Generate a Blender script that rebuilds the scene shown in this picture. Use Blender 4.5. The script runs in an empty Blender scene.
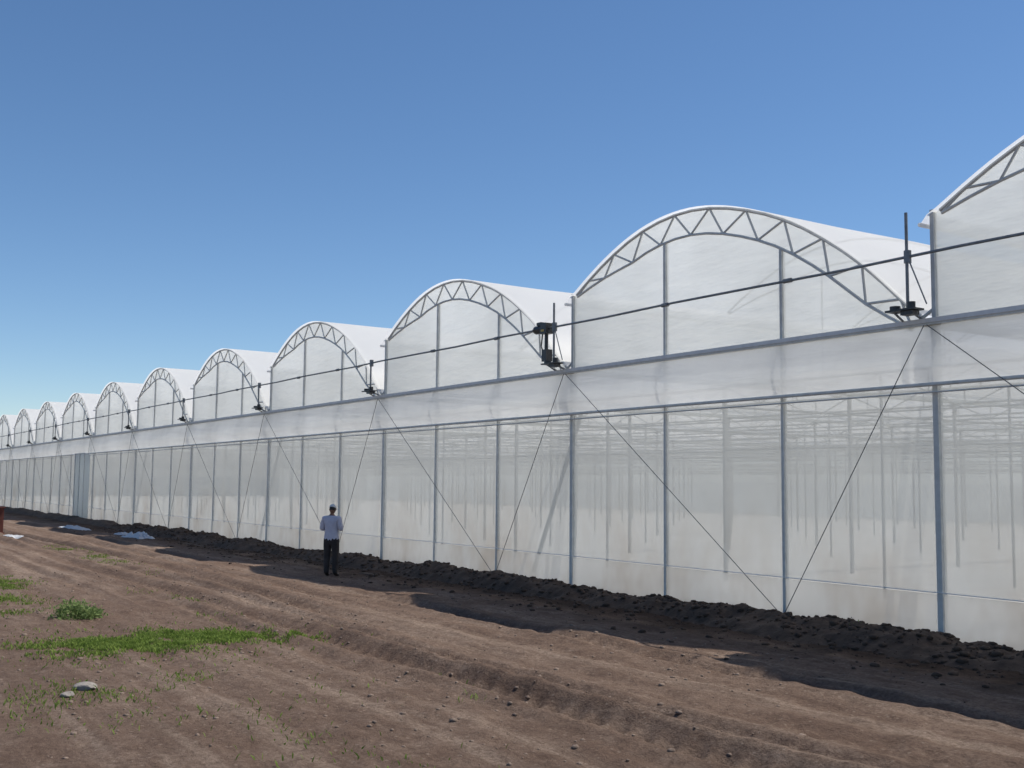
import bpy, bmesh, math, random
import numpy as np
from mathutils import Vector, Matrix, Quaternion
random.seed(7); rng=np.random.default_rng(7)
S=bpy.context.scene; COL=S.collection
W=9.6; S0=10.566; ZG=5.04; ZP=4.05; ZS=.82; DEPTH=52.8; SL=.0045
K0,K1=-3,17
def gz(x): return SL*(np.clip(x,-230,40)+14)
def kx(k): return -(S0+W*k)

# ---------------- materials ----------------
def mat(name):
    m=bpy.data.materials.new(name); m.use_nodes=True; nt=m.node_tree; nt.nodes.clear()
    out=nt.nodes.new('ShaderNodeOutputMaterial'); return m,nt,out
def N(nt,t,**kw):
    n=nt.nodes.new(t)
    for k,v in kw.items():
        if k in n.inputs: n.inputs[k].default_value=v
        else: setattr(n,k,v)
    return n
def noise(nt,scale,detail=4,rough=.55,mapping=None,coord='Object',rot=None):
    tc=nt.nodes.new('ShaderNodeTexCoord'); v=tc.outputs[coord]
    if mapping:
        mp=nt.nodes.new('ShaderNodeMapping'); mp.inputs['Scale'].default_value=mapping
        if rot: mp.inputs['Rotation'].default_value=rot
        nt.links.new(v,mp.inputs[0]); v=mp.outputs[0]
    n=N(nt,'ShaderNodeTexNoise',Scale=scale,Detail=detail,Roughness=rough); nt.links.new(v,n.inputs['Vector']); return n.outputs[0]
def ramp(nt,fac,stops):
    r=nt.nodes.new('ShaderNodeValToRGB'); nt.links.new(fac,r.inputs[0]); e=r.color_ramp.elements
    while len(e)<len(stops): e.new(.5)
    for el,(p,c) in zip(e,stops): el.position=p; el.color=(c if len(c)==4 else (*c,1)) if hasattr(c,'__len__') else (c,c,c,1)
    return r.outputs[0]
def mixc(nt,fac,a,b,mode='MIX'):
    m=nt.nodes.new('ShaderNodeMix'); m.data_type='RGBA'; m.blend_type=mode
    for s,v in ((m.inputs[0],fac),(m.inputs[6],a),(m.inputs[7],b)):
        if hasattr(v,'links') or isinstance(v,bpy.types.NodeSocket): nt.links.new(v,s)
        else: s.default_value=v if not hasattr(v,'__len__') else (*v,1)[:4]
    return m.outputs[2]
def math_(nt,op,a,b=0.,clamp=False):
    m=nt.nodes.new('ShaderNodeMath'); m.operation=op; m.use_clamp=clamp
    for s,v in ((m.inputs[0],a),(m.inputs[1],b)):
        if isinstance(v,bpy.types.NodeSocket): nt.links.new(v,s)
        else: s.default_value=v
    return m.outputs[0]
def principled(name,c1,c2,scale=8,rough=.6,metal=0.,bump=0.,bscale=40,mapping=None):
    m,nt,out=mat(name); p=nt.nodes.new('ShaderNodeBsdfPrincipled')
    n=noise(nt,scale,5,.6,mapping); c=ramp(nt,n,[(.3,c1),(.7,c2)])
    nt.links.new(c,p.inputs['Base Color']); p.inputs['Roughness'].default_value=rough; p.inputs['Metallic'].default_value=metal
    if bump:
        b=N(nt,'ShaderNodeBump',Strength=bump,Distance=.02); nt.links.new(noise(nt,bscale,5,.6),b.inputs['Height']); nt.links.new(b.outputs[0],p.inputs['Normal'])
    nt.links.new(p.outputs[0],out.inputs[0]); return m
def film(name,col,transp,tl=.6,dirt=.12,gloss=.05,bump=.25,bmap=(.5,.5,1.6),tv=.02,grime=False,brot=None):
    m,nt,out=mat(name)
    n2=noise(nt,.55,4,.62,(.6,.6,.5))
    dk=tuple(c*(1-dirt*2.2) for c in col)
    c=ramp(nt,n2,[(.32,dk),(.6,col)])
    if grime:
        tc=nt.nodes.new('ShaderNodeTexCoord'); sx=nt.nodes.new('ShaderNodeSeparateXYZ'); nt.links.new(tc.outputs['Object'],sx.inputs[0])
        g=math_(nt,'MULTIPLY',math_(nt,'SUBTRACT',2.6,sx.outputs[2]),.55,True)
        g=math_(nt,'MULTIPLY',g,ramp(nt,noise(nt,.4,4,.68,(1,1,.6)),[(.44,.0),(.70,.75)]))
        c=mixc(nt,g,c,(.46,.38,.30))
    d=nt.nodes.new('ShaderNodeBsdfDiffuse'); t=nt.nodes.new('ShaderNodeBsdfTranslucent'); tr=nt.nodes.new('ShaderNodeBsdfTransparent')
    for x in (d,t): nt.links.new(c,x.inputs[0])
    if bump:
        b=N(nt,'ShaderNodeBump',Strength=bump,Distance=.05); nt.links.new(noise(nt,1.4,3,.5,bmap,rot=brot),b.inputs['Height'])
        for x in (d,t): nt.links.new(b.outputs[0],x.inputs['Normal'])
    m1=N(nt,'ShaderNodeMixShader'); m1.inputs[0].default_value=tl; nt.links.new(d.outputs[0],m1.inputs[1]); nt.links.new(t.outputs[0],m1.inputs[2])
    last=m1
    if gloss:
        gl=N(nt,'ShaderNodeBsdfGlossy',Roughness=.3)
        if bump: nt.links.new(b.outputs[0],gl.inputs['Normal'])
        mg=N(nt,'ShaderNodeMixShader'); mg.inputs[0].default_value=gloss; nt.links.new(m1.outputs[0],mg.inputs[1]); nt.links.new(gl.outputs[0],mg.inputs[2]); last=mg
    m2=N(nt,'ShaderNodeMixShader')
    if tv: nt.links.new(ramp(nt,n2,[(.3,transp-tv),(.7,transp+tv)]),m2.inputs[0])
    else: m2.inputs[0].default_value=transp
    nt.links.new(last.outputs[0],m2.inputs[1]); nt.links.new(tr.outputs[0],m2.inputs[2])
    nt.links.new(m2.outputs[0],out.inputs[0]); return m
M_roof=film('roof_film',(.95,.95,.94),.14,.62,.02,.05,0,tv=0)
M_gable=film('gable_film',(.94,.96,.93),.19,.76,.07,.04,1.,(.5,.5,2.2),tv=.08,brot=(0,.6,0))
M_band=film('curtain_film',(.92,.93,.92),.12,.74,.07,.04,.7,(.25,.5,3.),tv=0)
M_mesh=film('insect_screen',(.73,.75,.73),.40,.74,.06,.0,.3,(.5,.5,.8),.05,True)
M_vent=film('vent_screen',(.80,.80,.78),.4,.7,.0,.0,0,tv=0)
M_skirt=film('skirt_film',(.80,.79,.75),.20,.74,.08,.02,.5,(1.4,1,.6),.04,True)
M_back=film('back_wall_film',(.62,.63,.61),.05,.4,.05,.0,0,tv=0)
M_blue=film('door_film',(.80,.84,.84),.18,.66,.04,.03,0,tv=0)
M_steel=principled('galvanised_steel',(.50,.51,.49),(.64,.65,.63),6,.5,.05)
M_inner=principled('inner_steel',(.40,.40,.39),(.50,.50,.49),6,.5,.1)
M_white_steel=principled('white_profile',(.66,.67,.67),(.78,.79,.78),6,.5,.0)
M_dsteel=principled('dull_steel',(.16,.17,.18),(.26,.27,.28),9,.5,.5)
M_black=principled('motor_housing',(.02,.02,.022),(.05,.05,.05),20,.4)
M_yel=principled('yellow_paint',(.55,.36,.05),(.62,.42,.08),20,.45)
M_cable=principled('cable',(.10,.10,.105),(.18,.18,.18),20,.5,.3)
M_floor=principled('ground_cover_fabric',(.52,.50,.46),(.64,.62,.58),1.2,.9)
M_white=film('sheet_plastic',(.80,.81,.83),.05,.3,.1,.08,.8)

# ---------------- mesh helpers ----------------
class MB:
    def __init__(s): s.v=[];s.f=[]
    def quad(s,a,b,c,d):
        i=len(s.v); s.v+= [a,b,c,d]; s.f.append((i,i+1,i+2,i+3))
    def tube(s,a,b,r,n=6,cap=True,r2=None):
        a=Vector(a);b=Vector(b);d=(b-a).normalized(); u=d.orthogonal().normalized(); w=d.cross(u); i=len(s.v); r2=r if r2 is None else r2
        for p,rr in ((a,r),(b,r2)):
            for j in range(n):
                t=2*math.pi*(j+.5)/n; s.v.append(tuple(p+u*math.cos(t)*rr+w*math.sin(t)*rr))
        for j in range(n): s.f.append((i+j,i+(j+1)%n,i+n+(j+1)%n,i+n+j))
        if cap: s.f.append(tuple(i+j for j in range(n))[::-1]); s.f.append(tuple(i+n+j for j in range(n)))
    def box(s,x0,x1,y0,y1,z0,z1):
        i=len(s.v); s.v+=[(x,y,z) for z in (z0,z1) for x,y in ((x0,y0),(x1,y0),(x1,y1),(x0,y1))]
        for q in ((3,2,1,0),(4,5,6,7),(0,1,5,4),(1,2,6,5),(2,3,7,6),(3,0,4,7)): s.f.append(tuple(i+t for t in q))
    def path(s,pts,r,n=6):
        for a,b in zip(pts[:-1],pts[1:]): s.tube(a,b,r,n)
    def grid(s,P):
        m,n=P.shape[:2]; i=len(s.v); s.v+=[tuple(p) for p in P.reshape(-1,3)]
        for a in range(m-1):
            for b in range(n-1): q=i+a*n+b; s.f.append((q,q+1,q+n+1,q+n))
    def obj(s,name,m,parent=None,shear=True,smooth=False,loc=None):
        me=bpy.data.meshes.new(name); v=np.array(s.v,float)
        if shear: v[:,2]+=gz(v[:,0])
        me.from_pydata(v.tolist(),[],s.f); me.materials.append(m)
        if smooth: me.polygons.foreach_set('use_smooth',[True]*len(me.polygons))
        o=bpy.data.objects.new(name,me); COL.objects.link(o)
        if parent: o.parent=parent
        if loc: o.location=loc
        return o
def empty(name,loc=(0,0,0)):
    o=bpy.data.objects.new(name,None); COL.objects.link(o); o.location=loc; return o
def vnoise(x,y,seed=0):
    xi=np.floor(x).astype(np.int64); yi=np.floor(y).astype(np.int64); fx=x-xi; fy=y-yi
    fx=fx*fx*(3-2*fx); fy=fy*fy*(3-2*fy)
    def h(a,b):
        n=(a*374761393+b*668265263+seed*1442695041)&0xffffffff; n=((n^(n>>13))*1274126177)&0xffffffff; return ((n^(n>>16))&0xffff)/65535.
    return (h(xi,yi)*(1-fx)+h(xi+1,yi)*fx)*(1-fy)+(h(xi,yi+1)*(1-fx)+h(xi+1,yi+1)*fx)*fy
def fbm(x,y,o=4,seed=0):
    t=0;a=.5
    for i in range(o): t=t+a*(vnoise(x*2**i,y*2**i,seed+i)-.5)*2; a*=.5
    return t

# ---------------- arch profile ----------------
pk=np.array([.025,.066,.115,.177,.289,.387,.508,.62,.738,.843,.92,.985]); ph=np.array([.12,.46,.92,1.42,2.13,2.55,2.90,3.0,2.86,2.50,2.14,1.78])
def cr(t):
    n=len(pk)-1; i=min(int(t*n),n-1); u=t*n-i
    def g(a,j): return a[max(0,min(n,j))] if 0<=j<=n else (2*a[0]-a[1] if j<0 else 2*a[n]-a[n-1])
    o=[]
    for a in (pk,ph):
        p0,p1,p2,p3=g(a,i-1),g(a,i),g(a,i+1),g(a,i+2)
        o.append(.5*(2*p1+(p2-p0)*u+(2*p0-5*p1+4*p2-p3)*u*u+(3*p1-p0-3*p2+p3)*u**3))
    return o
PR=np.array([cr(t) for t in np.linspace(0,1,45)])
for _ in range(6): PR[1:-1]=PR[1:-1]*.5+.25*(PR[:-2]+PR[2:])
PX=PR[:,0]*W; PZ=PR[:,1]; L=np.concatenate([[0],np.cumsum(np.hypot(np.diff(PX),np.diff(PZ)))])
NS=41; ls=np.linspace(0,L[-1],NS); PX=np.interp(ls,L,PX); PZ=np.interp(ls,L,PZ)
tx=np.gradient(PX);tz=np.gradient(PZ);tl=np.hypot(tx,tz);nx=tz/tl;nz=-tx/tl
off=.5*np.clip(np.minimum((ls+1.2)/2.4,(L[-1]-ls+.25)/2.2),0,1)
IX=PX+nx*off; IZ=PZ+nz*off
def arch_parts(mb,y,xr,z0,r,full=True):
    oc=[(xr-PX[i],y,z0+PZ[i]) for i in range(NS)]; mb.path(oc[::2],r,6)
    ic=[(xr-IX[i],y,z0+IZ[i]) for i in range(NS)]; mb.path(ic[::2],r*.85,6)
    if full:
        for a in range(0,NS-3,4):
            mb.tube(ic[a],oc[a+2],r*.7,5); mb.tube(oc[a+2],ic[min(a+4,NS-1)],r*.7,5)

G=empty('greenhouse')
fr=MB(); band=MB(); gab=MB(); mesh_=MB(); skirt=MB(); roof=MB(); vent=MB(); cab=MB(); gut=MB(); trim=MB()
for k in range(K0,K1):
    xr=kx(k)
    fr.box(xr-.048,xr+.048,-.07,.055,-.1,ZG+.02)
    fr.box(xr-.035,xr+.035,-.055,.04,ZG+.02,ZG+1.82)
    for j in (1,2):
        x=xr-W*j/3; zt=ZG+np.interp(W*j/3,IX,IZ); fr.box(x-.03,x+.03,-.05,.045,-.1,zt)
    arch_parts(fr,-.03,xr,ZG,.034)
    fr.tube((xr,0,ZG+.25),(xr-PX[0]-.1,0,ZG+.05),.03)
    b=(xr-W/3,-.085,.12)
    cab.tube(b,(xr-.03,-.27,ZG-.06),.008,5); cab.tube(b,(xr-W+.03,-.28,ZG-.06),.008,5)
    n=49; us=np.linspace(.0,W,n); zt=np.interp(us,PX,PZ,left=.1,right=PZ[-1]); zt[0]=.06; m=9
    P=np.zeros((m,n,3))
    for a in range(m):
        t=a/(m-1); P[a,:,0]=xr-us; P[a,:,2]=ZG+zt*t
        P[a,:,1]=.0+.03*fbm((xr-us)*.9+k*3.,np.full(n,t*2.2)+k*1.7,3,3)*math.sin(math.pi*min(1,t*1.0))
    gab.grid(P)
    ny=23; Y=np.linspace(-.12,DEPTH,ny); P=np.zeros((ny,NS+2,3))
    px=np.concatenate([PX,[PX[-1]+.18,PX[-1]+.30]]); pz=np.concatenate([PZ+.045,[PZ[-1]-.04,PZ[-1]-.17]])
    for a in range(ny):
        P[a,:,0]=xr-px; P[a,:,1]=Y[a]; P[a,:,2]=ZG+pz-(.02 if a%2 else 0)
    roof.grid(P)
    trim.tube((xr-PX[-1]-.30,-.15,ZG+PZ[-1]-.19),(xr-PX[-1]-.30,DEPTH,ZG+PZ[-1]-.19),.035,6)
    vent.quad((xr-W+.06,0.02,ZG+.1),(xr-W+.06,DEPTH,ZG+.1),(xr-W+.06,DEPTH,ZG+1.72),(xr-W+.06,.02,ZG+1.72))
    gut.box(xr-.16,xr+.16,-.12,DEPTH,ZG-.06,ZG+.05)
fr.obj('front_frame',M_steel,G)
gab.obj('gable_film',M_gable,G,smooth=True); roof.obj('roof_film',M_roof,G,smooth=True)
vent.obj('vent_screen',M_vent,G); gut.obj('gutter',M_steel,G); trim.obj('eave_roll_tube',M_roof,G,smooth=True)
XA,XB=kx(K0),kx(K1)
xs=np.linspace(XA,XB,90)
def rail(mb,y,z,r,n=8,wob=0):
    pts=[(x,y,z+wob*math.sin(i*2.1)) for i,x in enumerate(xs)]; mb.path(pts,r,n)
hz=MB(); hw=MB()
for a,b in zip(xs[:-1],xs[1:]):
    hw.box(b,a,-.20,-.076,ZG-.01,ZG+.06)
    hz.box(b,a,-.185,-.077,ZG-.045,ZG-.012)
rail(hz,-.19,ZP,.032); rail(hz,-.16,ZP-.12,.016,6)
rail(hw,-.09,ZS,.008,6)
hz.obj('horizontal_rails',M_steel,G); hw.obj('film_lock_profile',M_white_steel,G)
sh=MB(); rail(sh,-.42,ZG+1.04,.024,8,.012)
for k in range(K0,K1):
    for q in (.28,.62):
        x=kx(k+q); sh.tube((x-.09,-.42,ZG+1.04),(x+.09,-.42,ZG+1.04),.042,8)
sh.obj('drive_shaft',M_dsteel,G)
cab.obj('bracing_cables',M_cable,G)
nb=int((XA-XB)/.16); X=np.linspace(XA,XB,nb); P=np.zeros((12,nb,3))
for a in range(12):
    t=a/11; z=ZG-.05-(ZG-ZP-.07)*t
    bul=.115+.10*math.sin(math.pi*min(1,t)**1.3)+.03*t
    P[a,:,0]=X; P[a,:,2]=z; P[a,:,1]=-bul*(1+.12*fbm(X*.3,np.full(nb,t*2.),3,5))-.004*fbm(X*1.6,np.full(nb,t*3.),3,9)
band.grid(P); band.obj('roll_up_curtain',M_band,G,smooth=True)
P=np.zeros((10,nb,3))
for a in range(10):
    t=a/9; P[a,:,0]=X; P[a,:,2]=ZS+(ZP-ZS)*t; P[a,:,1]=.0+.02*fbm(X*.5,np.full(nb,t*1.5),3,15)*math.sin(math.pi*t)
mesh_.grid(P); mesh_.obj('insect_screen_wall',M_mesh,G,smooth=True)
P=np.zeros((6,nb,3))
for a in range(6):
    t=a/5; P[a,:,0]=X; P[a,:,2]=-.15+(ZS+.12)*t; P[a,:,1]=-.022-.02*fbm(X*1.1,np.full(nb,t*1.5),3,25)*math.sin(math.pi*t)-.01
skirt.grid(P); skirt.obj('skirt_film',M_skirt,G,smooth=True)
ow=MB()
for a,b in zip(xs[:-1],xs[1:]): ow.quad((a,DEPTH,-.1),(b,DEPTH,-.1),(b,DEPTH,ZG+.1),(a,DEPTH,ZG+.1))
for x in (XA,XB+.0): ow.quad((x,.02,-.1),(x,DEPTH,-.1),(x,DEPTH,ZG+.1),(x,.02,ZG+.1))
for k in range(K0,K1):
    xr=kx(k); ow.v+= [(xr-PX[i],DEPTH-.05,ZG+PZ[i]) for i in range(NS)]+[(xr-W,DEPTH-.05,ZG),(xr,DEPTH-.05,ZG)]; n=len(ow.v); ow.f.append(tuple(range(n-NS-2,n)))
ow.obj('outer_walls',M_back,G)
fl=MB()
for a,b in zip(xs[:-1],xs[1:]): fl.quad((a,.15,.05),(a,DEPTH,.05),(b,DEPTH,.05),(b,.15,.05))
fl.obj('greenhouse_floor',M_floor,G)
it=MB(); it.box(-.04,.04,-.04,.04,0,ZG)
it.tube((0,0,ZG-.12),(-W,0,ZG-.12),.035,5); it.tube((0,0,ZG-.62),(-W,0,ZG-.62),.025,5)
for i in range(8):
    a=-W*i/8; b=-W*(i+1)/8; it.tube((a,0,ZG-.62),(a,0,ZG-.12),.02,4); it.tube((a,0,ZG-.62 if i%2 else ZG-.12),(b,0,ZG-.12 if i%2 else ZG-.62),.016,4)
for i in (1,2): it.tube((-W*i/3,0,ZG-.12),(-W*i/3,0,ZG+np.interp(W*i/3,IX,IZ)),.022,4)
it.tube((0,0,3.3),(-W,0,3.3),.022,4); it.box(-W/2-.025,-W/2+.025,-.025,.025,0,ZG-.12)
arch_parts(it,0,0,ZG,.026,False)
it.tube((0,0,ZG-.6),(0,4.8,ZG-.6),.03,4); it.tube((-W/2,0,3.3),(-W/2,4.8,3.3),.018,4)
base=None
for k in range(K0,K1):
    for j in range(1,11):
        loc=(kx(k),j*4.8,float(gz(kx(k))))
        if base is None: base=it.obj('interior_frame',M_inner,G,shear=False,loc=loc)
        else:
            o=bpy.data.objects.new('interior_frame',base.data); COL.objects.link(o); o.parent=G; o.location=loc
ib=MB()
for k in range(K0,K1,2):
    ib.tube((kx(k)-.6,.7,4.2),(kx(k)-2.6,.7,.25),.055,6)  # added tubes stand in for the diagonal brace shadow on the screen wall
ib.obj('brace_shadow_tube',M_inner,G)
dr=MB(); xd=kx(6.02); dr.box(xd-2.6,xd,-.5,-.2,-.1,4.0); dr.obj('door_porch',M_blue,G)
dd=MB()
for x in (xd,xd-2.6,xd-1.3): dd.box(x-.03,x+.03,-.54,-.503,-.1,4.03)
dd.box(xd-2.63,xd+.03,-.54,-.505,4.032,4.08); dd.obj('door_frame',M_steel,G)
br=MB(); pl=MB()
for k in range(K0,K1):
    x=kx(k)-.14; zt=1.75 if k<=0 else 1.6 if k==1 else 1.12
    br.tube((x-.05,-.44,ZG+.22),(x-.05,-.44,ZG+zt),.026,8)
    br.tube((x-.05,-.42,ZG+.94),(x-.05,-.42,ZG+1.14),.06,8)
    br.tube((x,-.05,ZG+.02),(x-.02,-.5,ZG+.2),.022,6); br.tube((x-.35,-.08,ZG+.02),(x-.3,-.5,ZG+.2),.022,6)
    if k<2: br.tube((x+.3,-.45,ZG+.24),(x+.0,-.44,ZG+.95),.012,5)
    pl.box(x-.38,x+.16,-.58,-.32,ZG+.17,ZG+.20)
    pl.tube((x-.28,-.45,ZG+.202),(x-.28,-.45,ZG+.27),.085,10); pl.tube((x+.02,-.45,ZG+.202),(x+.02,-.45,ZG+.31),.065,10)
    pl.box(x-.12,x+.10,-.54,-.36,ZG+.10,ZG+.168)
br.obj('vent_drive_brackets',M_dsteel,G); pl.obj('bracket_platforms',M_black,G)
mo=MB(); x=kx(1)-.62; z=ZG+1.04
mo.tube((x+.02,-.42,z),(x-.32,-.42,z),.10,12); mo.tube((x-.32,-.42,z),(x-.42,-.42,z),.085,12,True,.05)
mo.box(x-.02,x+.22,-.53,-.31,z-.13,z+.12); mo.box(x-.2,x-.02,-.5,-.36,z+.09,z+.16)
mo.tube((x+.1,-.42,z-.1),(x+.1,-.42,z-.62),.045,10); mo.box(x+.02,x+.2,-.5,-.32,z-.78,z-.5)
mo.path([(x-.05,-.42,z-.1),(x-.1,-.43,z-.4),(x+.02,-.43,z-.6)],.018,6)
mo.obj('vent_motor',M_black,G)
ml=MB(); ml.box(x+.03,x+.15,-.536,-.531,z-.08,z-.03); ml.obj('motor_label',M_yel,G)

# ---------------- ground ----------------
def ax(parts):
    o=[]
    for a,b,s in parts: o+=list(np.arange(a,b,s))
    return np.array(o)
gx=ax([(-3000,-400,400),(-400,-120,20),(-120,-60,1.5),(-60,-28,.2),(-28,2,.08),(2,20,.6),(20,120,10),(120,3001,360)])
gy=ax([(-3000,-200,350),(-200,-30,10),(-30,-16,.7),(-16,-3.,.07),(-3,.4,.2),(.4,10,2.4),(10,200,20),(200,3001,350)])
GX,GY=np.meshgrid(gx,gy)
TR=((-4.4,.2,.06),(-6.2,.24,.09),(-6.9,.16,.045),(-8.0,.24,.085),(-8.7,.16,.04),(-10.6,.22,.04),(-5.2,.18,.04),(-9.6,.15,.03))
def ruts(x,y):
    t=0
    for yc,w,d in TR:
        c=yc+.8*fbm(x*.05+yc,x*0+yc,2,31); u=(y-c)/w; a=np.clip(2.2*vnoise(x*.1+yc*3,x*0+yc,53)-.2,0.15,1.6)
        tread=1+.4*np.sin(x*2*math.pi/.38+np.abs(u)*2.)
        t=t-a*d*np.exp(-u*u)*tread+a*d*.55*np.exp(-((np.abs(u)-1.7)**2)*2)
    return t
def gh(x,y):
    near=np.clip(1-(np.abs(y+7)-10)/10,0,1)*np.clip(1-(np.abs(x+40)-90)/40,0,1)
    r=vnoise(x*.3,y*.4,44)
    h=.05*fbm(x*.35,y*.5,3,1)+.045*fbm(x*1.3+.4*y,y*1.7,4,7)*(.3+r)+.03*fbm(x*4,y*5,3,12)*(.4+1.2*vnoise(x*.5+9,y*.7,45))+.022*fbm(x*.25,y*2.6,3,17)
    h=(h+ruts(x,y))*near
    return np.where(y>-.3,-.03,h)
GZ=gz(GX)+gh(GX,GY)
v=np.stack([GX,GY,GZ],-1).reshape(-1,3); m,n=GX.shape
q=(np.arange(m-1)[:,None]*n+np.arange(n-1)[None,:]).reshape(-1); F=np.stack([q,q+1,q+n+1,q+n],1)
def npmesh(name,v,F,material,smooth=True,parent=None):
    me=bpy.data.meshes.new(name); me.vertices.add(len(v)); me.vertices.foreach_set('co',np.asarray(v,np.float32).ravel())
    nf,kk=F.shape; me.loops.add(nf*kk); me.loops.foreach_set('vertex_index',F.astype(np.int32).ravel()); me.polygons.add(nf)
    me.polygons.foreach_set('loop_start',np.arange(0,nf*kk,kk,dtype=np.int32))
    me.polygons.foreach_set('use_smooth',np.full(nf,smooth)); me.update(calc_edges=True); me.validate(); me.materials.append(material)
    o=bpy.data.objects.new(name,me); COL.objects.link(o); o.parent=parent; return o
m_,nt,out=mat('dirt'); p=nt.nodes.new('ShaderNodeBsdfPrincipled'); p.inputs['Roughness'].default_value=.95; p.inputs['Specular IOR Level'].default_value=.1
big=noise(nt,.25,5,.62,(.6,1,1)); med=noise(nt,1.9,8,.72); fine=noise(nt,22,6,.7); strk=noise(nt,1.,6,.66,(.08,1.5,1)); strk2=noise(nt,1.,6,.68,(.25,4.0,1)); patchn=noise(nt,.7,7,.7,(.6,1.3,1)); grit=noise(nt,9,7,.75)
c=ramp(nt,med,[(.28,(.130,.086,.064)),(.52,(.205,.143,.108)),(.75,(.30,.222,.172))])
c=mixc(nt,ramp(nt,strk,[(.48,0.),(.62,.75)]),c,(.33,.252,.196))
c=mixc(nt,ramp(nt,strk2,[(.50,0.),(.64,.55)]),c,(.125,.082,.061))
c=mixc(nt,ramp(nt,patchn,[(.52,0.),(.60,.5)]),c,(.135,.088,.065))
c=mixc(nt,ramp(nt,big,[(.46,0.),(.66,.45)]),c,(.145,.094,.069))
c=mixc(nt,ramp(nt,grit,[(.38,.55),(.5,0.)]),c,(.10,.066,.050))
c=mixc(nt,ramp(nt,fine,[(.35,.6),(.55,0.)]),c,(.10,.066,.050))
vo=N(nt,'ShaderNodeTexVoronoi',Scale=9.); tc=nt.nodes.new('ShaderNodeTexCoord'); nt.links.new(tc.outputs['Object'],vo.inputs['Vector'])
c=mixc(nt,ramp(nt,vo.outputs['Distance'],[(.08,.4),(.22,0.)]),c,(.36,.285,.225))
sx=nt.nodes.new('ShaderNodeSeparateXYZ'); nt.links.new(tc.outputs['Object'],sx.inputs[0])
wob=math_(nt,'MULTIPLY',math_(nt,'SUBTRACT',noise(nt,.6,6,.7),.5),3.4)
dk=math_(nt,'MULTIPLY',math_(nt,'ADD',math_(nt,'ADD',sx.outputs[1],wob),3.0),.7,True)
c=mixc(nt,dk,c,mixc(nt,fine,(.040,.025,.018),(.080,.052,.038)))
nt.links.new(c,p.inputs['Base Color'])
b1=N(nt,'ShaderNodeBump',Strength=1.,Distance=.08); nt.links.new(noise(nt,6,10,.75),b1.inputs['Height'])
b2=N(nt,'ShaderNodeBump',Strength=.7,Distance=.02); nt.links.new(noise(nt,35,6,.7),b2.inputs['Height']); nt.links.new(b1.outputs[0],b2.inputs['Normal'])
nt.links.new(b2.outputs[0],p.inputs['Normal']); nt.links.new(p.outputs[0],out.inputs[0]); M_dirt=m_
npmesh('ground',v,F,M_dirt)
M_soil=principled('dark_soil',(.028,.017,.011),(.080,.051,.035),4,.95,0,1.,14)
M_clod=principled('dry_clod',(.12,.085,.065),(.26,.195,.15),2,.95,0,.6,40)
bx=np.concatenate([np.arange(-185,-60,.5),np.arange(-60,8,.07),np.arange(8,22,.5)]); by=np.linspace(-2.0,-.045,36)
BX,BY=np.meshgrid(bx,by)
def bh(x,y):
    c=-.66+.22*fbm(x*.3,x*0,3,71); w=.75+.3*fbm(x*.4,x*0+5,3,73); t=np.clip(1-((y-c)/w)**2,-.6,1)
    wl=np.clip((y+.9)/.8,0,1)
    h=(.25+.16*fbm(x*.6,x*0+9,3,75))*np.where(t>0,np.abs(t)**1.1,t*.35)
    h=np.maximum(h,wl*.10)
    return h+.12*fbm(x*2.4,y*2.8,4,77)*np.clip(h*5+.3,0,1)+.07*np.abs(fbm(x*5,y*5,3,79))*np.clip(h*6,0,1)-.02
BZ=gz(BX)+bh(BX,BY); BZ[0]-=.25
m,n=BX.shape; q=(np.arange(m-1)[:,None]*n+np.arange(n-1)[None,:]).reshape(-1); F=np.stack([q,q+1,q+n+1,q+n],1)
npmesh('soil_berm',np.stack([BX,BY,BZ],-1).reshape(-1,3),F,M_soil)
ph_=(1+5**.5)/2; ico=np.array([(-1,ph_,0),(1,ph_,0),(-1,-ph_,0),(1,-ph_,0),(0,-1,ph_),(0,1,ph_),(0,-1,-ph_),(0,1,-ph_),(ph_,0,-1),(ph_,0,1),(-ph_,0,-1),(-ph_,0,1)])/1.9
icf=np.array([(0,11,5),(0,5,1),(0,1,7),(0,7,10),(0,10,11),(1,5,9),(5,11,4),(11,10,2),(10,7,6),(7,1,8),(3,9,4),(3,4,2),(3,2,6),(3,6,8),(3,8,9),(4,9,5),(2,4,11),(6,2,10),(8,6,7),(9,8,1)])
def clods(name,X,Y,Z,R,material):
    n=len(X); V=ico[None]*(1+.45*(rng.random((n,12,1))-.5)); V=V*R[:,None,None]*np.stack([.7+.7*rng.random(n),.7+.7*rng.random(n),.45+.4*rng.random(n)],1)[:,None,:]
    a=rng.random(n)*6.28; ca,sa=np.cos(a)[:,None],np.sin(a)[:,None]; V=np.stack([V[...,0]*ca-V[...,1]*sa,V[...,0]*sa+V[...,1]*ca,V[...,2]],-1)
    V=V+np.stack([X,Y,Z],1)[:,None,:]; F=(icf[None]+12*np.arange(n)[:,None,None]).reshape(-1,3); return npmesh(name,V.reshape(-1,3),F,material,True)
n=9000; X=3-62*rng.random(n)**1.3; Y=-.1-np.abs(rng.normal(0,1.1,n)); Y=np.clip(Y,-3.9,-.1); R=.012+.06*rng.random(n)**4
Z=gz(X)+np.maximum(gh(X,Y-.0),np.where(Y>-1.95,bh(X,Y),-9))+R*.1; clods('soil_clods',X,Y,Z,R,M_soil)
n=11000; X=1-40*rng.random(n)**1.1; Y=-15+12.5*rng.random(n); kk=vnoise(X*.6,Y*.9,91)+.3*rng.random(n)>.45; X,Y=X[kk],Y[kk]; n=len(X); R=.006+.032*rng.random(n)**6; Z=gz(X)+gh(X,Y)+R*.05; clods('dirt_clods',X,Y,Z,R,M_clod)

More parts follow.
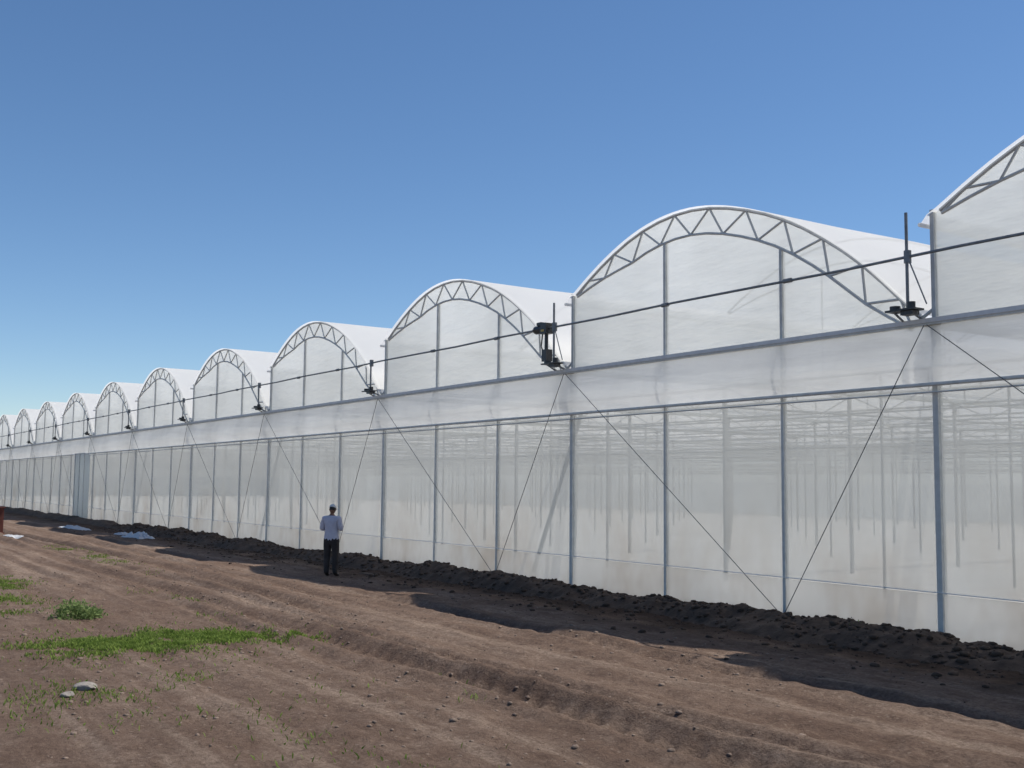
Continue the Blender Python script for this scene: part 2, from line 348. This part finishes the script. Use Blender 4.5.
# ---------------- vegetation ----------------
def leafmat(name,c1,c2):
    m,nt,out=mat(name); c=ramp(nt,noise(nt,3.5,4,.6),[(.35,c1),(.65,c2)])
    d=nt.nodes.new('ShaderNodeBsdfDiffuse'); t=nt.nodes.new('ShaderNodeBsdfTranslucent'); ms=N(nt,'ShaderNodeMixShader'); ms.inputs[0].default_value=.4
    nt.links.new(c,d.inputs[0]); nt.links.new(c,t.inputs[0]); nt.links.new(d.outputs[0],ms.inputs[1]); nt.links.new(t.outputs[0],ms.inputs[2]); nt.links.new(ms.outputs[0],out.inputs[0]); return m
M_grass=leafmat('grass_leaf',(.13,.20,.04),(.23,.30,.08)); M_bush=leafmat('weed_leaf',(.14,.21,.07),(.27,.34,.14))
def blades(name,X,Y,Hh,Wd,material):
    n=len(X); Z=gz(X)+gh(X,Y)-.005; a=rng.random(n)*6.28; b=rng.random(n)*6.28; le=Hh*(.3+.7*rng.random(n))
    dx,dy=np.cos(a)*Wd/2,np.sin(a)*Wd/2; lx,ly=np.cos(b)*le,np.sin(b)*le
    P=np.zeros((n,5,3)); P[:,0]=np.stack([X-dx*.5,Y-dy*.5,Z],1);P[:,1]=np.stack([X+dx*.5,Y+dy*.5,Z],1)
    P[:,2]=np.stack([X+dx+lx*.4,Y+dy+ly*.4,Z+Hh*.6],1);P[:,4]=np.stack([X-dx+lx*.4,Y-dy+ly*.4,Z+Hh*.6],1);P[:,3]=np.stack([X+lx,Y+ly,Z+Hh],1)
    F=np.array([[0,1,2],[0,2,4],[4,2,3]]); F=(F[None]+5*np.arange(n)[:,None,None]).reshape(-1,3); return npmesh(name,P.reshape(-1,3),F,material,False)
def patch(cx,cy,sx_,sy_,n,thr=.0,rot=0.,seed=3):
    X=cx+sx_*rng.normal(0,.5,n*3);Y=cy+sy_*rng.normal(0,.5,n*3)
    k=(fbm(X*1.3,Y*1.3,4,seed)+.45*(rng.random(n*3)-.5)>thr)&(((X-cx)/sx_)**2+((Y-cy)/sy_)**2<1.3*rng.random(n*3)+.2); X,Y=X[k][:n],Y[k][:n]
    h=.025+.045*rng.random(len(X)); return X,Y,h
def grass(name,ps,w=.022):
    X=np.concatenate([p[0] for p in ps]);Y=np.concatenate([p[1] for p in ps]);h=np.concatenate([p[2] for p in ps]); return blades(name,X,Y,h,w*(.6+.8*rng.random(len(X))),M_grass)
grass('grass_patch',[patch(-17.1,-10.4,1.3,2.2,9500,-.02),patch(-16.9,-8.6,.6,1.2,2200,.02),patch(-17.2,-10.2,2.6,3.0,1100,-.05)])
grass('grass_patch',[patch(-24,-11.8,2.2,1.3,2200,.12),patch(-29,-11,3,1.1,2500,.12)])
grass('grass_patch',[patch(-13,-11.4,2.4,2.4,1100,.08),patch(-37,-6.8,8,.6,1600,.15),patch(-12,-8.6,2.5,.9,160,.25),patch(-22,-8.4,3.5,.8,600,.2),patch(-9.5,-10.5,1.6,1.2,200,.15)],.016)
def bush(name,cx,cy,r,h,n,material):
    cl=rng.normal(0,1,(14,3)); cl/=np.linalg.norm(cl,axis=1)[:,None]; cl[:,2]=abs(cl[:,2]); cl*=np.array([r*.65,r*.65,h*.6])
    i=rng.integers(0,14,n); P=cl[i]+rng.normal(0,1,(n,3))*np.array([r*.2,r*.2,h*.17]); P[:,2]=abs(P[:,2])
    P+=np.array([cx,cy,float(gz(np.array(cx)))+float(gh(np.array([cx]),np.array([cy]))[0])])
    a=rng.normal(0,1,(n,3)); a/=np.linalg.norm(a,axis=1)[:,None]; b=np.cross(a,rng.normal(0,1,(n,3))); b/=np.linalg.norm(b,axis=1)[:,None]
    s=.02+.03*rng.random((n,1)); V=np.stack([P-a*s,P+b*s*.4,P+a*s,P-b*s*.4],1); F=np.arange(4*n).reshape(n,4)
    o=npmesh(name,V.reshape(-1,3),F,material,False)
    st=MB(); z0=float(gz(np.array(cx)))
    for c in cl: st.tube((cx,cy,z0-.02),(cx+c[0],cy+c[1],z0+c[2]),.006,4)
    st.obj('stems',material,o,shear=False); return o
bush('weed_bush',-20.9,-10.6,.48,.40,1500,M_bush); bush('weed_bush',-11.6,-.75,.14,.42,160,M_bush); bush('weed_bush',-27.5,-12.3,.4,.25,600,M_bush)

# ---------------- rubbish, stones, post ----------------
def sheet(name,cx,cy,sx_,sy_,h,seed,rot=0):
    n=28; U,Vv=np.meshgrid(np.linspace(-1,1,n),np.linspace(-1,1,n)); e=np.clip(1-np.maximum(abs(U),abs(Vv))**3,0,1)
    X=cx+U*sx_*(1+.25*fbm(Vv*1.5,U*0+seed,2,seed))+.1*fbm(U*3,Vv*3,2,seed+5); Y=cy+Vv*sy_*(1+.3*fbm(U*1.5,Vv*0+seed,2,seed+1))
    z=gz(X)+gh(X,Y)+.02+h*e*(.5+np.abs(fbm(U*2.2+seed,Vv*2.2,4,seed+2))*1.6); q=(np.arange(n-1)[:,None]*n+np.arange(n-1)[None,:]).reshape(-1)
    return npmesh(name,np.stack([X,Y,z],-1).reshape(-1,3),np.stack([q,q+1,q+n+1,q+n],1),M_white)
sheet('plastic_sheet',-47.5,-2.6,1.2,.4,.2,3); sheet('plastic_sheet',-58.5,-2.9,2.0,.4,.1,9); sheet('plastic_sheet',-50.,-7.1,.8,.3,.08,14); sheet('plastic_sheet',-50.5,-2.5,.6,.3,.1,21)
def rock(name,cx,cy,s,seed,material):
    bm=bmesh.new(); bmesh.ops.create_icosphere(bm,subdivisions=3,radius=1)
    r=random.Random(seed); pl_=[Vector((r.gauss(0,1),r.gauss(0,1),r.gauss(0,1))).normalized() for _ in range(9)]
    for v_ in bm.verts:
        for q_ in pl_:
            d=v_.co.dot(q_)-.72
            if d>0: v_.co-=q_*d
        v_.co=Vector((v_.co.x*s[0],v_.co.y*s[1],v_.co.z*s[2]))
    me=bpy.data.meshes.new(name); bm.to_mesh(me); bm.free(); me.materials.append(material); o=bpy.data.objects.new(name,me); COL.objects.link(o)
    o.location=(cx,cy,float(gz(np.array(cx)))+s[2]*.25+float(gh(np.array([cx]),np.array([cy]))[0])); return o
M_rock=principled('stone',(.15,.13,.115),(.30,.27,.24),9,.9,0,.6,30)
rock('stone',-13.5,-12.0,(.17,.15,.06),4,M_rock); rock('stone',-13.25,-12.25,(.10,.08,.04),5,M_rock); rock('stone',-26,-11.9,(.16,.12,.06),6,M_rock)
M_rust=principled('red_brown_wood',(.10,.028,.018),(.16,.05,.035),6,.85,0,.5,20,(1,1,.2))
wp=MB(); px_,py_=-54.6,-7.0; wp.box(px_-.14,px_+.14,py_-.14,py_+.14,-.3,1.15); wp.box(px_-.2,px_+.2,py_-.2,py_+.2,1.152,1.21); wp.tube((px_,py_,.0),(px_+.5,py_+.1,.02),.05,6)
wp.obj('wooden_post',M_rust)

# ---------------- man ----------------
def skin_obj(name,pts,edges,rad,root=0,sub=2):
    me=bpy.data.meshes.new(name); me.from_pydata(pts,edges,[]); o=bpy.data.objects.new(name,me); COL.objects.link(o)
    md=o.modifiers.new('s','SKIN'); md.use_smooth_shade=True
    for i,sv in enumerate(me.skin_vertices[0].data):
        r=rad[i]; sv.radius=(r,r) if not hasattr(r,'__len__') else r; sv.use_root=(i==root)
    ss=o.modifiers.new('u','SUBSURF'); ss.levels=sub; ss.render_levels=sub
    bpy.context.view_layer.update(); dg=bpy.context.evaluated_depsgraph_get(); nm=bpy.data.meshes.new_from_object(o.evaluated_get(dg))
    o.modifiers.clear(); o.data=nm; return o
M_shirt=principled('shirt_cloth',(.44,.44,.53),(.58,.58,.66),5,.9,0,.5,25); M_trous=principled('trouser_cloth',(.022,.018,.018),(.05,.042,.04),5,.9,0,.4,25)
M_skin=principled('skin',(.17,.085,.05),(.24,.125,.08),6,.55); M_shoe=principled('shoe_leather',(.02,.015,.012),(.05,.035,.025),9,.5); M_hair=principled('hair',(.01,.008,.007),(.025,.02,.016),30,.6); M_cap=principled('cap_cloth',(.55,.54,.52),(.68,.67,.65),8,.9); M_eye=principled('eye',(.02,.02,.02),(.03,.03,.03),8,.3)
man=empty('man')
P=[(0,0,.94),(0,.01,1.08),(0,.0,1.28),(0,-.01,1.42),(0,.0,1.50),(0,.02,1.58)]; R=[(.175,.13),(.175,.13),(.195,.135),(.14,.105),(.062,.062),(.058,.058)]
E=[(0,1),(1,2),(2,3),(3,4),(4,5)]
for s in (-1,1):
    i=len(P); P+=[(s*.19,-.01,1.42),(s*.265,-.03,1.16),(s*.14,.20,1.20),(s*.115,.25,1.215)]; R+=[.085,.065,.045,.034]; E+=[(3,i),(i,i+1),(i+1,i+2),(i+2,i+3)]
    i=len(P); P+=[(s*.10,0,.84),(s*.11,.02,.50),(s*.115,-.01,.11),(s*.12,.05,.05),(s*.135,.17,.035)]; R+=[(.115,.12),.088,.07,.05,.042]; E+=[(0,i),(i,i+1),(i+1,i+2),(i+2,i+3),(i+3,i+4)]
body=skin_obj('body',P,E,R)
for m_ in (M_shirt,M_trous,M_shoe,M_skin): body.data.materials.append(m_)
for f in body.data.polygons:
    c=f.center
    f.material_index=2 if c.z<.09 else 1 if c.z<.93 else 3 if (c.z>1.50 or (c.y>.225 and c.z<1.4)) else 0
body.parent=man
for s in (-1,1):
    hd=skin_obj('palm',[(s*.115,.24,1.212),(s*.10,.30,1.23)],[(0,1)],[(.028,.02),(.036,.018)],0,2); hd.data.materials.append(M_skin); hd.parent=man
    for j,(dx,l) in enumerate(((-.027,.07),(-.009,.08),(.009,.074),(.027,.058))):
        bx_=s*.10+dx; a=(bx_,.29,1.232); b=(bx_,.29+l*.55,1.245); c=(bx_-s*.012,.29+l*.75,1.275)
        fo=skin_obj('finger_%d'%(j+1),[a,b,c],[(0,1),(1,2)],[.009,.0085,.0075],0,1); fo.data.materials.append(M_skin); fo.parent=man
    fo=skin_obj('thumb',[(s*.10-s*.025,.265,1.225),(s*.10-s*.05,.295,1.25),(s*.10-s*.045,.32,1.27)],[(0,1),(1,2)],[.011,.010,.008],0,1); fo.data.materials.append(M_skin); fo.parent=man
ph2=MB(); ph2.box(-.07,.07,.325,.345,1.22,1.30); ph2.obj('notebook',M_black,man,shear=False)
bm=bmesh.new(); bmesh.ops.create_uvsphere(bm,u_segments=28,v_segments=20,radius=1)
for v_ in bm.verts:
    x,y,z=v_.co; w=.078*(1-.22*max(0,-z)); d=.098
    fx=math.exp(-(x/.17)**2)*math.exp(-((z+.12)/.2)**2)*(1 if y>0 else 0); eye=math.exp(-((abs(x)-.38)/.16)**2)*math.exp(-((z-.05)/.12)**2)*(1 if y>0 else 0)
    chin=math.exp(-(x/.3)**2)*math.exp(-((z+.85)/.2)**2)*(1 if y>-.2 else 0)
    v_.co=Vector((x*w,y*d*(1-.1*max(0,-z))+fx*.022-eye*.008+chin*.015,z*.122))
for s in (-1,1):
    r_=bmesh.ops.create_uvsphere(bm,u_segments=10,v_segments=8,radius=1)
    for v_ in r_['verts']: v_.co=Vector((s*.079+v_.co.x*.012,v_.co.y*.02-.005,v_.co.z*.033-.005))
me=bpy.data.meshes.new('head'); bm.to_mesh(me); bm.free(); me.polygons.foreach_set('use_smooth',[True]*len(me.polygons)); me.materials.append(M_skin); me.materials.append(M_hair)
for f in me.polygons:
    c=f.center
    if abs(c.x)<.088 and ((c.y<.02 and c.z>-.045 and abs(c.x)<.0775) or c.z>.07): f.material_index=1
hd=bpy.data.objects.new('head',me); COL.objects.link(hd); hd.parent=man; hd.location=(0,.035,1.655); hd.rotation_euler=(-.32,0,0)
def blob(name,m,loc,sc,par,rot=(0,0,0),cut=None):
    bm=bmesh.new(); bmesh.ops.create_uvsphere(bm,u_segments=20,v_segments=14,radius=1)
    if cut is not None: bmesh.ops.delete(bm,geom=[v for v in bm.verts if v.co.z<cut],context='VERTS')
    me=bpy.data.meshes.new(name); bm.to_mesh(me); bm.free(); me.polygons.foreach_set('use_smooth',[True]*len(me.polygons)); me.materials.append(m); o=bpy.data.objects.new(name,me); COL.objects.link(o); o.parent=par; o.location=loc; o.scale=sc; o.rotation_euler=rot; return o
blob('cap',M_cap,(0,-.004,.035),(.088,.108,.10),hd,cut=-.02); blob('cap_peak',M_cap,(0,.10,.04),(.065,.07,.008),hd)
for s in (-1,1): blob('eye',M_eye,(s*.03,.088,.008),(.011,.006,.006),hd)
blob('mouth',M_eye,(0,.097,-.062),(.022,.005,.004),hd)
man.location=(-26.5,-3.15,float(gz(np.array(-26.5)))+float(gh(np.array([-26.5]),np.array([-3.15]))[0])); man.rotation_euler=(0,0,math.radians(42)); man.scale=(1.06,1.06,1.05)

# ---------------- light, sky, camera ----------------
sv=Vector((.12,.475,.87)).normalized(); el=math.asin(sv.z); az=math.atan2(sv.x,sv.y)
w=bpy.data.worlds.new('World'); S.world=w; w.use_nodes=True; nt=w.node_tree; nt.nodes.clear()
sk=nt.nodes.new('ShaderNodeTexSky'); sk.sky_type='NISHITA'; sk.sun_disc=False; sk.sun_elevation=el; sk.sun_rotation=az; sk.altitude=1500; sk.air_density=1.; sk.dust_density=.4; sk.ozone_density=3.
hs=nt.nodes.new('ShaderNodeHueSaturation'); hs.inputs['Saturation'].default_value=1.12; nt.links.new(sk.outputs[0],hs.inputs['Color'])
bg=nt.nodes.new('ShaderNodeBackground'); bg.inputs[1].default_value=.12; o=nt.nodes.new('ShaderNodeOutputWorld'); nt.links.new(hs.outputs[0],bg.inputs[0]); nt.links.new(bg.outputs[0],o.inputs[0])
l=bpy.data.lights.new('sun','SUN'); l.energy=5.; l.angle=math.radians(.5); l.color=(1,.95,.87); lo=bpy.data.objects.new('sun',l); COL.objects.link(lo); lo.rotation_euler=sv.to_track_quat('Z','Y').to_euler()
yaw,pit,rol,f=.5818,.0872,.0098,1086.5
F_=Vector((-math.cos(yaw)*math.cos(pit),math.sin(yaw)*math.cos(pit),math.sin(pit))); r_=F_.cross(Vector((0,0,1))).normalized(); u_=r_.cross(F_)
r2=r_*math.cos(rol)+u_*math.sin(rol); u2=-r_*math.sin(rol)+u_*math.cos(rol)
c=bpy.data.cameras.new('camera'); c.sensor_width=36; c.lens=f/1024*36; c.clip_end=8000; co=bpy.data.objects.new('camera',c); COL.objects.link(co)
co.matrix_world=Matrix(((r2.x,u2.x,-F_.x,0),(r2.y,u2.y,-F_.y,-14.98),(r2.z,u2.z,-F_.z,2.525),(0,0,0,1))); S.camera=co
S.view_settings.view_transform='Standard'; S.view_settings.look='None'; S.view_settings.exposure=0
